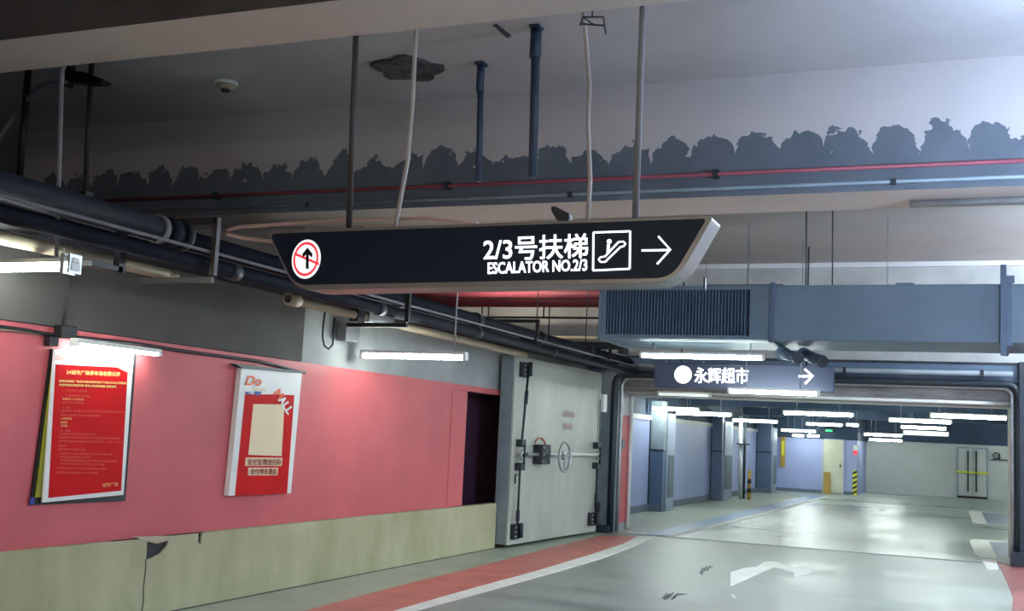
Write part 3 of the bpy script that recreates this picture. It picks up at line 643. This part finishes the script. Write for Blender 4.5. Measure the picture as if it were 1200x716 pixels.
T('pipe_run', 'cream', [(-5.32, NY0, 2.49), (-5.32, 6.38, 2.52)], .042, t, 14); T('end_cap', 'cream', [(-5.32, 6.36, 2.52), (-5.32, 6.46, 2.52)], .045, t, 14, r2=.03)
T('joint_ring', 'rodgrey', [(-5.32, 5.32, 2.512), (-5.32, 5.335, 2.512)], .045, t, 14)
keep(t)
t = thing('cream_pipe', 'cream plastic pipe with open end below the big sign', 'pipe', (-5.33, 7.9, 2.5))
T('pipe_run', 'cream', [(-5.32, 7.98, 2.54), (-5.32, 13.4, 2.525)], .04, t, 14); T('collar', 'cream', [(-5.32, 7.9, 2.54), (-5.32, 8.05, 2.54)], .055, t, 14)
T('bore', 'patch', [(-5.32, 7.895, 2.54), (-5.32, 7.9, 2.54)], .034, t, 14)
B('clamp', 'black', t, 0, (-5.37, -5.27, 9.0, 9.12, 2.47, 2.6)); B('sleeve', 'steel', t, 0, (-5.375, -5.265, 9.2, 9.7, 2.49, 2.6))
keep(t)
t = thing('pipe_bracket', 'black L shaped bracket under the upper left cream pipe', 'bracket', (-5.3, 5.66, 2.44))
B('arm', 'black', t, 0, (-5.3, -5.17, 5.46, 5.74, 2.435, 2.47)); B('upright', 'black', t, 0, (-5.22, -5.17, 5.70, 5.76, 2.435, 2.72)); keep(t)
t = thing('cable_loop', 'black cable loop hanging by the cream pipe', 'cable', (-5.7, 9.3, 2.4))
lp = [W(px, py, -5.6) for px, py in ((381, 366), (379, 380), (378, 395), (380, 405), (385, 409), (390, 404), (391, 390), (392, 372))]
T('loop', 'black', lp, .009, t, 8); B('small_box', 'rodgrey', t, .005, (-5.76, -5.66, 9.45, 9.72, 2.33, 2.5)); keep(t)

# hanging leftovers at upper left
t = thing('ceiling_bracket', 'dark bracket and bent conduit on the ceiling, upper left', 'bracket', (-6.6, 6.8, 4.35))
a_ = [at(px, py, 1, 6.6) for px, py in ((-10, 175), (0, 160), (22, 128), (45, 103), (62, 98), (78, 96))]
T('bent_conduit', 'rodgrey', a_, .022, t, 8)
P('plate', 'black', [at(px, py, 1, 6.6) for px, py in ((76, 82), (98, 84), (121, 93), (118, 97), (98, 97), (76, 94))], (0, .1, 0), t)
B('support', 'black', t, 0, (at(80, 90, 1, 6.65).x, at(84, 90, 1, 6.65).x, 6.62, 6.68, 4.1, 4.35))
keep(t)
for (a, b, y, m, r, lab) in (((105, 95), (100, 228), 6.7, 'rodblack', .022, 'brown drop rod under the dark ceiling bracket'), ((30, 112), (22, 218), 6.6, 'black', .028, 'black drop rod nearest the left frame edge')):
    pa = at(*a, 1, y); pb = at(*b, 1, y)
    t = thing('drop_rod', lab, 'rod', (pa.x, y, pb.z)); T('rod', m, [pb, (pa.x, y, 4.35)], r, t, 10); B('foot', 'black', t, 0, (pb.x-.04, pb.x+.04, y-.04, y+.04, pb.z-.02, pb.z+.02)); keep(t)
for (a, b, y, m, r, lab) in (((563, 90), (561, 213), 7.6, 'rodblue', .024, 'shorter dark drop rod from ceiling behind the big sign'), ((628, 46), (624, 208), 6.98, 'rodblue', .031, 'thick blue drop rod from ceiling behind the big sign')):
    pa = at(*a, 1, y); pb = at(*b, 1, y)
    t = thing('drop_rod', lab, 'rod', (pa.x, y, pb.z)); T('rod', m, [pb, (pa.x, y, 4.35)], r, t, 10); B('top_plate', 'rodblue', t, 0, (pa.x-.036, pa.x+.036, y-.05, y+.05, 4.33, 4.35))
    T('top_sleeve', 'rodblue', [(pa.x, y, 4.12), (pa.x, y, 4.33)], r*1.3, t, 10); keep(t)
t = thing('red_pipe', 'thin red pipe across the scalloped beam face', 'pipe', (-8.9, 8.3, 3.57))
T('pipe_run', 'redpipe', [(-9, 8.33, 3.57), (2.5, 8.33, 3.56)], .016, t, 8)
for x in (-6.5, -4.1, -1.8, .6): B('clip', 'steeldark', t, 0, (x-.02, x+.02, 8.31, 8.4, 3.54, 3.6))
keep(t)
t = thing('beam_conduit', 'grey steel conduit low on the scalloped beam face', 'pipe', (-9, 8.3, 3.47))
T('pipe_run', 'frame', [(-9, 8.375, 3.46), (4, 8.375, 3.46)], .014, t, 10)
for x in (-5.5, -3.0, -.5): B('clip', 'steeldark', t, 0, (x-.02, x+.02, 8.36, 8.4, 3.44, 3.48))
keep(t)
# pink looped conduit behind the sign
t = thing('bent_conduit', 'pale pink bent conduit loop left behind the big sign', 'conduit', (-3.9, 5.36, 2.6))
lp = [at(px, py, 1, 5.365) for px, py in ((560, 262), (500, 256), (430, 257), (340, 262), (280, 266), (266, 270), (266, 274), (285, 279), (330, 284), (410, 292))]
T('loop', mat('pale_pink_conduit', (206, 176, 168), .5, var=.05), lp, .011, t, 8)
keep(t)
t = thing('smoke_detector', 'round smoke detector on the ceiling left of the sign poles', 'smoke detector', (*at(265, 96, 2, 4.35).xy, 4.35))
T('base', 'white', [(0, 0, 0), (0, 0, -.03)], .1, t, 20); T('body', 'cream', [(0, 0, -.03), (0, 0, -.07)], .095, t, 20, r2=.055); T('chamber', 'rubber', [(0, 0, -.07), (0, 0, -.085)], .04, t, 16)
t = thing('wire_cage', 'small bent wire cage at the beam edge above the cables', 'bracket', (-1.8, 5.1, 3.6))
cg = [at(px, py, 1, 5.12) for px, py in ((680, 30), (683, 20), (707, 20), (710, 40), (708, 30), (682, 28))]
T('wire', 'steeldark', cg, .005, t, 6); T('wire', 'steeldark', [at(683, 20, 1, 5.12), at(696, 29, 1, 5.12)], .004, t, 6); T('anchor', 'steeldark', [at(694, 20, 1, 5.12), at(694, 20, 1, 5.12)+Vector((0, 0, .78))], .004, t, 6)
keep(t)

# ================================================================== PIPES BEYOND (left of the duct)
for i, (py, z_, r, m, lab) in enumerate(((345, 3.70, .07, 'redpipe', 'upper red fire pipe crossing behind the big sign'), (355, 3.54, .07, 'redpipe', 'lower red fire pipe crossing behind the big sign'), (372, 3.31, .018, 'steeldark', 'thin dark conduit below the red fire pipes'), (395, 3.02, .03, 'cream', 'thin cream pipe above the dark tray'))):
    yy = 16.3+.27*i; z_ = at(600, py, 1, yy).z
    t = thing('cross_pipe', lab, 'pipe', (-9, yy, z_)); T('pipe_run', m, [(0, 0, 0), (9.5 if i < 3 else 4.4, 0, 0)], r, t, 12)
    for x in (1.5, 2.6, 3.6): T('hanger', 'steeldark', [(x, 0, 0), (x, 0, 4.35-z_)], .012, t, 6)
t = thing('cross_tray', 'dark cable tray leading to the opening above the blast door', 'cable tray', (-6.8, 15.9, 2.83))
B('tray_base', 'rubber', t, 0, (.1, 2.1, -.12, .12, 0, .012)); B('tray_side', 'rubber', t, 0, (.1, 2.1, -.125, -.115, 0, .07)); B('tray_side', 'rubber', t, 0, (.1, 2.1, .115, .125, 0, .07))
B('end_drop', 'rubber', t, 0, (2.0, 2.1, -.12, .12, -.07, 0)); T('cable_run', 'steeldark', [(.1, 0, .05), (2.0, 0, .05)], .03, t, 8)
for x in (.7, 1.5): T('hanger', 'steeldark', [(x, -.13, 0), (x, -.13, 1.52)], .008, t, 6)

# ================================================================== DUCT
du = thing('ventilation_duct', 'large blue grey duct with louvered end above the opening', 'duct', (-4.2, 13, 2.7))
DX0, DX1, DZ0, DZ1 = -4.18, 3.2, 2.72, 3.365
B('duct_box', 'duct', du, .01, (-2.08, DX1, 13.0, 14.3, DZ0, DZ1))
bm = bmesh.new()   # louvered plenum: shell with a recessed front
box(bm, DX0, -2.08, 13.07, 14.3, DZ0, DZ1); obj('plenum', bm, 'ductdark', du)
bm = bmesh.new()
box(bm, DX0, -2.08, 13.0, 13.07, DZ0, DZ0+.05); box(bm, DX0, -2.08, 13.0, 13.07, DZ1-.05, DZ1); box(bm, DX0, DX0+.06, 13.0, 13.07, DZ0+.05, DZ1-.05); box(bm, -2.36, -2.08, 13, 13.07, DZ0+.05, DZ1-.05)
obj('grille_frame', bm, 'duct', du)
B('plenum_base', 'duct', du, 0, (DX0, -2.08, 13.07, 14.3, DZ0-.008, DZ0)); B('plenum_end', 'duct', du, 0, (DX0-.008, DX0, 13.0, 14.3, DZ0, DZ1))
NS = 44
sl = bmesh.new(); prism(sl, [(-.004, 0, 0), (.006, 0, 0), (.026, .05, 0), (.016, .05, 0)], (0, 0, DZ1-DZ0-.1)); slo = obj('louver_slat', sl, 'ductslat', du)
for k in range(NS):
    o = slo if k == 0 else slo.copy()
    if k: COL.objects.link(o); o.parent = du
    o.location = (DX0+.08+k*(1.72/NS), 13.01, DZ0+.05)
for x in (-2.1, .42): B('flange', 'ductslat', du, .004, (x-.03, x+.03, 12.97, 14.33, DZ0-.03, DZ1+.03))
B('flange', 'duct', du, .004, (DX0-.03, DX0+.01, 12.97, 14.33, DZ0-.02, DZ1+.02))
for x in (.36, ): B('hanger_strut', 'ductslat', du, 0, (x-.03, x+.03, 12.92, 12.97, DZ0-.14, DZ1+.2))
B('hanger_plate', 'ductslat', du, 0, (.33, .47, 12.93, 12.97, DZ1, DZ1+.08))
for x in (-1.75, -1.45): T('wire_hanger', 'steeldark', [(x, 13.2, DZ1), (x-.01, 13.2, 4.35)], .008, du, 6)
for x in (-2.6, -.9, 1.2): T('wire_hanger', 'rodgrey', [(x, 14.1, DZ1), (x, 14.1, 4.35)], .005, du, 6)
B('top_rail', 'steeldark', du, 0, (-2.9, -2.0, 13.1, 13.2, DZ1+.0, DZ1+.025)); B('top_bump', 'duct', du, .01, (-.75, -.55, 13.1, 13.3, DZ1, DZ1+.035))
for o in list(du.children): o['_k'] = 1 if o.name.startswith('louver_slat') else 0
mw = Vector(du.location)
done = set()
for o in du.children:
    if o.name.startswith('louver_slat'): o.location = Vector(o.location)-mw
    elif o.data.name not in done: o.data.transform(Matrix.Translation(-mw)); done.add(o.data.name)
for o in du.children:
    if '_k' in o: del o['_k']
for i, (a, b, lab) in enumerate((((912, 407), (934, 419), 'left one of two dark pipe stubs under the blue duct'), ((938, 406), (962, 423), 'right one of two dark pipe stubs under the blue duct'))):
    pa = at(*a, 1, 13.5); pb = at(*b, 1, 13.1)
    pa = Vector((pa.x, 13.8, 2.63)); pb = Vector((pb.x, 13.15, at(*b, 1, 13.15).z))
    t = thing('pipe_stub', lab, 'pipe', pa); t['group'] = 'stubs under the duct'
    T('stub', 'ductslat', [pa, pb], .065, t, 14); T('rim', 'steeldark', [pb, pb+(pb-pa).normalized()*.03], .072, t, 14); T('saddle', 'ductslat', [pa-(pb-pa).normalized()*.02, pa+(pb-pa)*.1], .08, t, 14); keep(t)
# services across the head of the opening
t = thing('head_pipe', 'steel pipe run along the wall over the opening', 'pipe', (-5, 17.3, 2.7)); T('pipe_run', 'frame', [(-.2, -.05, -.02), (5.6, -.05, -.02)], .035, t, 12)
for x in (1, 3.3, 5.2): B('clip', 'steeldark', t, 0, (x-.02, x+.02, -.09, .08, -.07, .03))
t = thing('right_conduit', 'bright steel conduit end along the beam, far right', 'pipe', (.1, 8.7, 3.36)); T('pipe_run', 'steel', [(-.5, 0, 0), (3.5, 0, 0)], .03, t, 10); T('coupling', 'steel', [(.3, 0, 0), (.4, 0, 0)], .04, t, 10); B('clip', 'steeldark', t, 0, (1, 1.04, -.03, .03, -.03, .04))

# ================================================================== BLAST DOOR LEAF
A0 = Vector((-5.56, 13.64, 0)); B0 = Vector((-5.385, 16.86, 0)); dv = B0-A0; LL = dv.length
bd = thing('blast_door', 'heavy grey steel blast door leaf standing open against the wall', 'door', A0, math.atan2(dv.y, dv.x))
bd['kind'] = 'thing'; ZT = 2.53
B('leaf', 'leaf', bd, .015, (0, LL, 0, .2, .05, ZT))
B('edge_strip', 'frame', bd, .003, (-.006, 0, .01, .19, .06, ZT-.01))
B('rim_bar', 'leaf', bd, .003, (0, LL, -.012, 0, ZT-.06, ZT)); B('rim_bar', 'leaf', bd, .003, (0, LL, -.012, 0, .05, .11)); B('rim_bar', 'leaf', bd, .003, (0, .07, -.012, 0, .11, ZT-.06)); B('rim_bar', 'leaf', bd, .003, (LL-.07, LL, -.012, 0, .11, ZT-.06))
def lock(s, z, w_=.11, h=.2):
    bm = bmesh.new(); box(bm, s-w_, s+w_, -.06, -.0, z-h/2, z+h/2); L_ = obj('lock_block', bm, 'steeldark', bd, .01)
    bm = bmesh.new()
    for dx in (-.06, .06):
        for dz in (-.06, .0, .06): tube(bm, [(s+dx, -.058, z+dz), (s+dx, -.075, z+dz)], .014, 8)
    tag(obj('bolt_heads', bm, 'steel', L_), kind='stuff')
    T('roller', 'rubber', [(s+.05, -.09, z-h*.4), (s+.05, -.09, z+h*.55)], .03, L_, 10)
lock(.26, 2.36); lock(.2, .22, .1, .2); lock(LL-.22, .25, .13, .2)
T('lock_rod', 'steeldark', [(.31, -.06, 2.28), (.27, -.06, 1.95), (.21, -.06, 1.42), (.19, -.06, 1.36)], .018, bd, 8)
T('lock_rod', 'steeldark', [(.19, -.06, 1.05), (.19, -.06, .32)], .016, bd, 8)
T('rod_sleeve', 'rubber', [(.29, -.06, 2.08), (.275, -.06, 1.9)], .028, bd, 8); T('rod_sleeve', 'rubber', [(.19, -.06, .5), (.19, -.06, .36)], .028, bd, 8)
T('lock_rod', 'rodgrey', [(LL-.14, -.06, 2.1), (LL-.14, -.06, 1.4)], .010, bd, 8); T('lock_rod', 'steeldark', [(LL-.16, -.06, 1.1), (LL-.16, -.06, .36)], .016, bd, 8)
T('rod_sleeve', 'rubber', [(LL-.16, -.06, .62), (LL-.16, -.06, .42)], .028, bd, 8)
for s in (.22, LL-.17):
    for z in (1.38, 1.07): B('guide_block', 'steeldark', bd, .008, (s-.07, s+.07, -.09, 0, z-.05, z+.05))
    bm = bmesh.new(); torus(bm, (s, -.08, 1.225), (0, 1, 0), .06, .02, 18, 8); obj('crank_disc', bm, 'steel', bd)
    T('crank_pin', 'rubber', [(s-.06, -.11, 1.22), (s+.06, -.11, 1.24)], .022, bd, 8); T('crank_link', 'steeldark', [(s, -.1, 1.1), (s, -.1, 1.36)], .015, bd, 8)
B('gear_box', 'steeldark', bd, .01, (.72, 1.02, -.14, 0, 1.1, 1.37))
bm = bmesh.new()
for z in (1.14, 1.235, 1.33):
    for s in (.76, .98): tube(bm, [(s, -.14, z), (s, -.155, z)], .014, 8)
tag(obj('bolt_heads', bm, 'steel', bd), kind='stuff')
hwb = bmesh.new(); torus(hwb, (1.14, -.3, 1.21), (0, 1, .0), .2, .018, 32, 10); hwh = obj('handwheel', hwb, 'steel', bd)
for k in range(3):
    a = k*2*math.pi/3+.4; T('spoke', 'steel', [(1.14, -.3, 1.21), (1.14+.2*math.cos(a), -.3, 1.21+.2*math.sin(a))], .012, hwh, 8)
T('hub', 'steel', [(1.14, -.32, 1.21), (1.14, -.26, 1.21)], .04, hwh, 12)
T('wheel_shaft', 'steel', [(1.14, -.3, 1.21), (.95, -.12, 1.21)], .02, bd, 8)
T('drive_shaft', 'white', [(1.0, -.08, 1.24), (LL-.22, -.08, 1.24)], .026, bd, 12); T('drive_shaft', 'steel', [(.26, -.08, 1.235), (.74, -.08, 1.235)], .022, bd, 10)
T('red_arc_mark', 'redpaint', [(.92+.19*math.cos(a), -.015, 1.33+.13*math.sin(a)) for a in [R(20+12*k) for k in range(12)]], .012, bd, 6)
text('faded_lettering', '人防设备', ((1.66, -.004, 1.78), (2.18, -.004, 1.78), (2.18, -.004, 1.87), (1.66, -.004, 1.87)), 'fadedred', bd, bold=.004)
text('faded_lettering', '请勿动', ((1.72, -.004, 1.6), (2.1, -.004, 1.6), (2.1, -.004, 1.69), (1.72, -.004, 1.69)), 'fadedred', bd, bold=.004)
for z in (2.05, .35): B('hinge', 'white' if z > 1 else 'steeldark', bd, .01, (LL-.02, LL+.14, -.07, .1, z-.14, z+.14))
B('grab_handle', 'steeldark', bd, 0, (.05, .15, -.07, -.05, .96, .975)); B('grab_handle', 'steeldark', bd, 0, (.05, .065, -.07, -.05, .85, .96))

# cable drop over the door and wall tubes
t = thing('wall_conduit', 'thin vertical conduit on the end wall above the hinges', 'conduit', (-5.5, 17.4, 2.5)); T('pipe_run', 'rodgrey', [(0, -.0, .42), (0, -.0, 1.8)], .015, t, 8); B('clip', 'steeldark', t, 0, (-.03, .03, -.02, .1, .8, .83))

for o in bpy.data.objects:
    if '_k' in o: del o['_k']
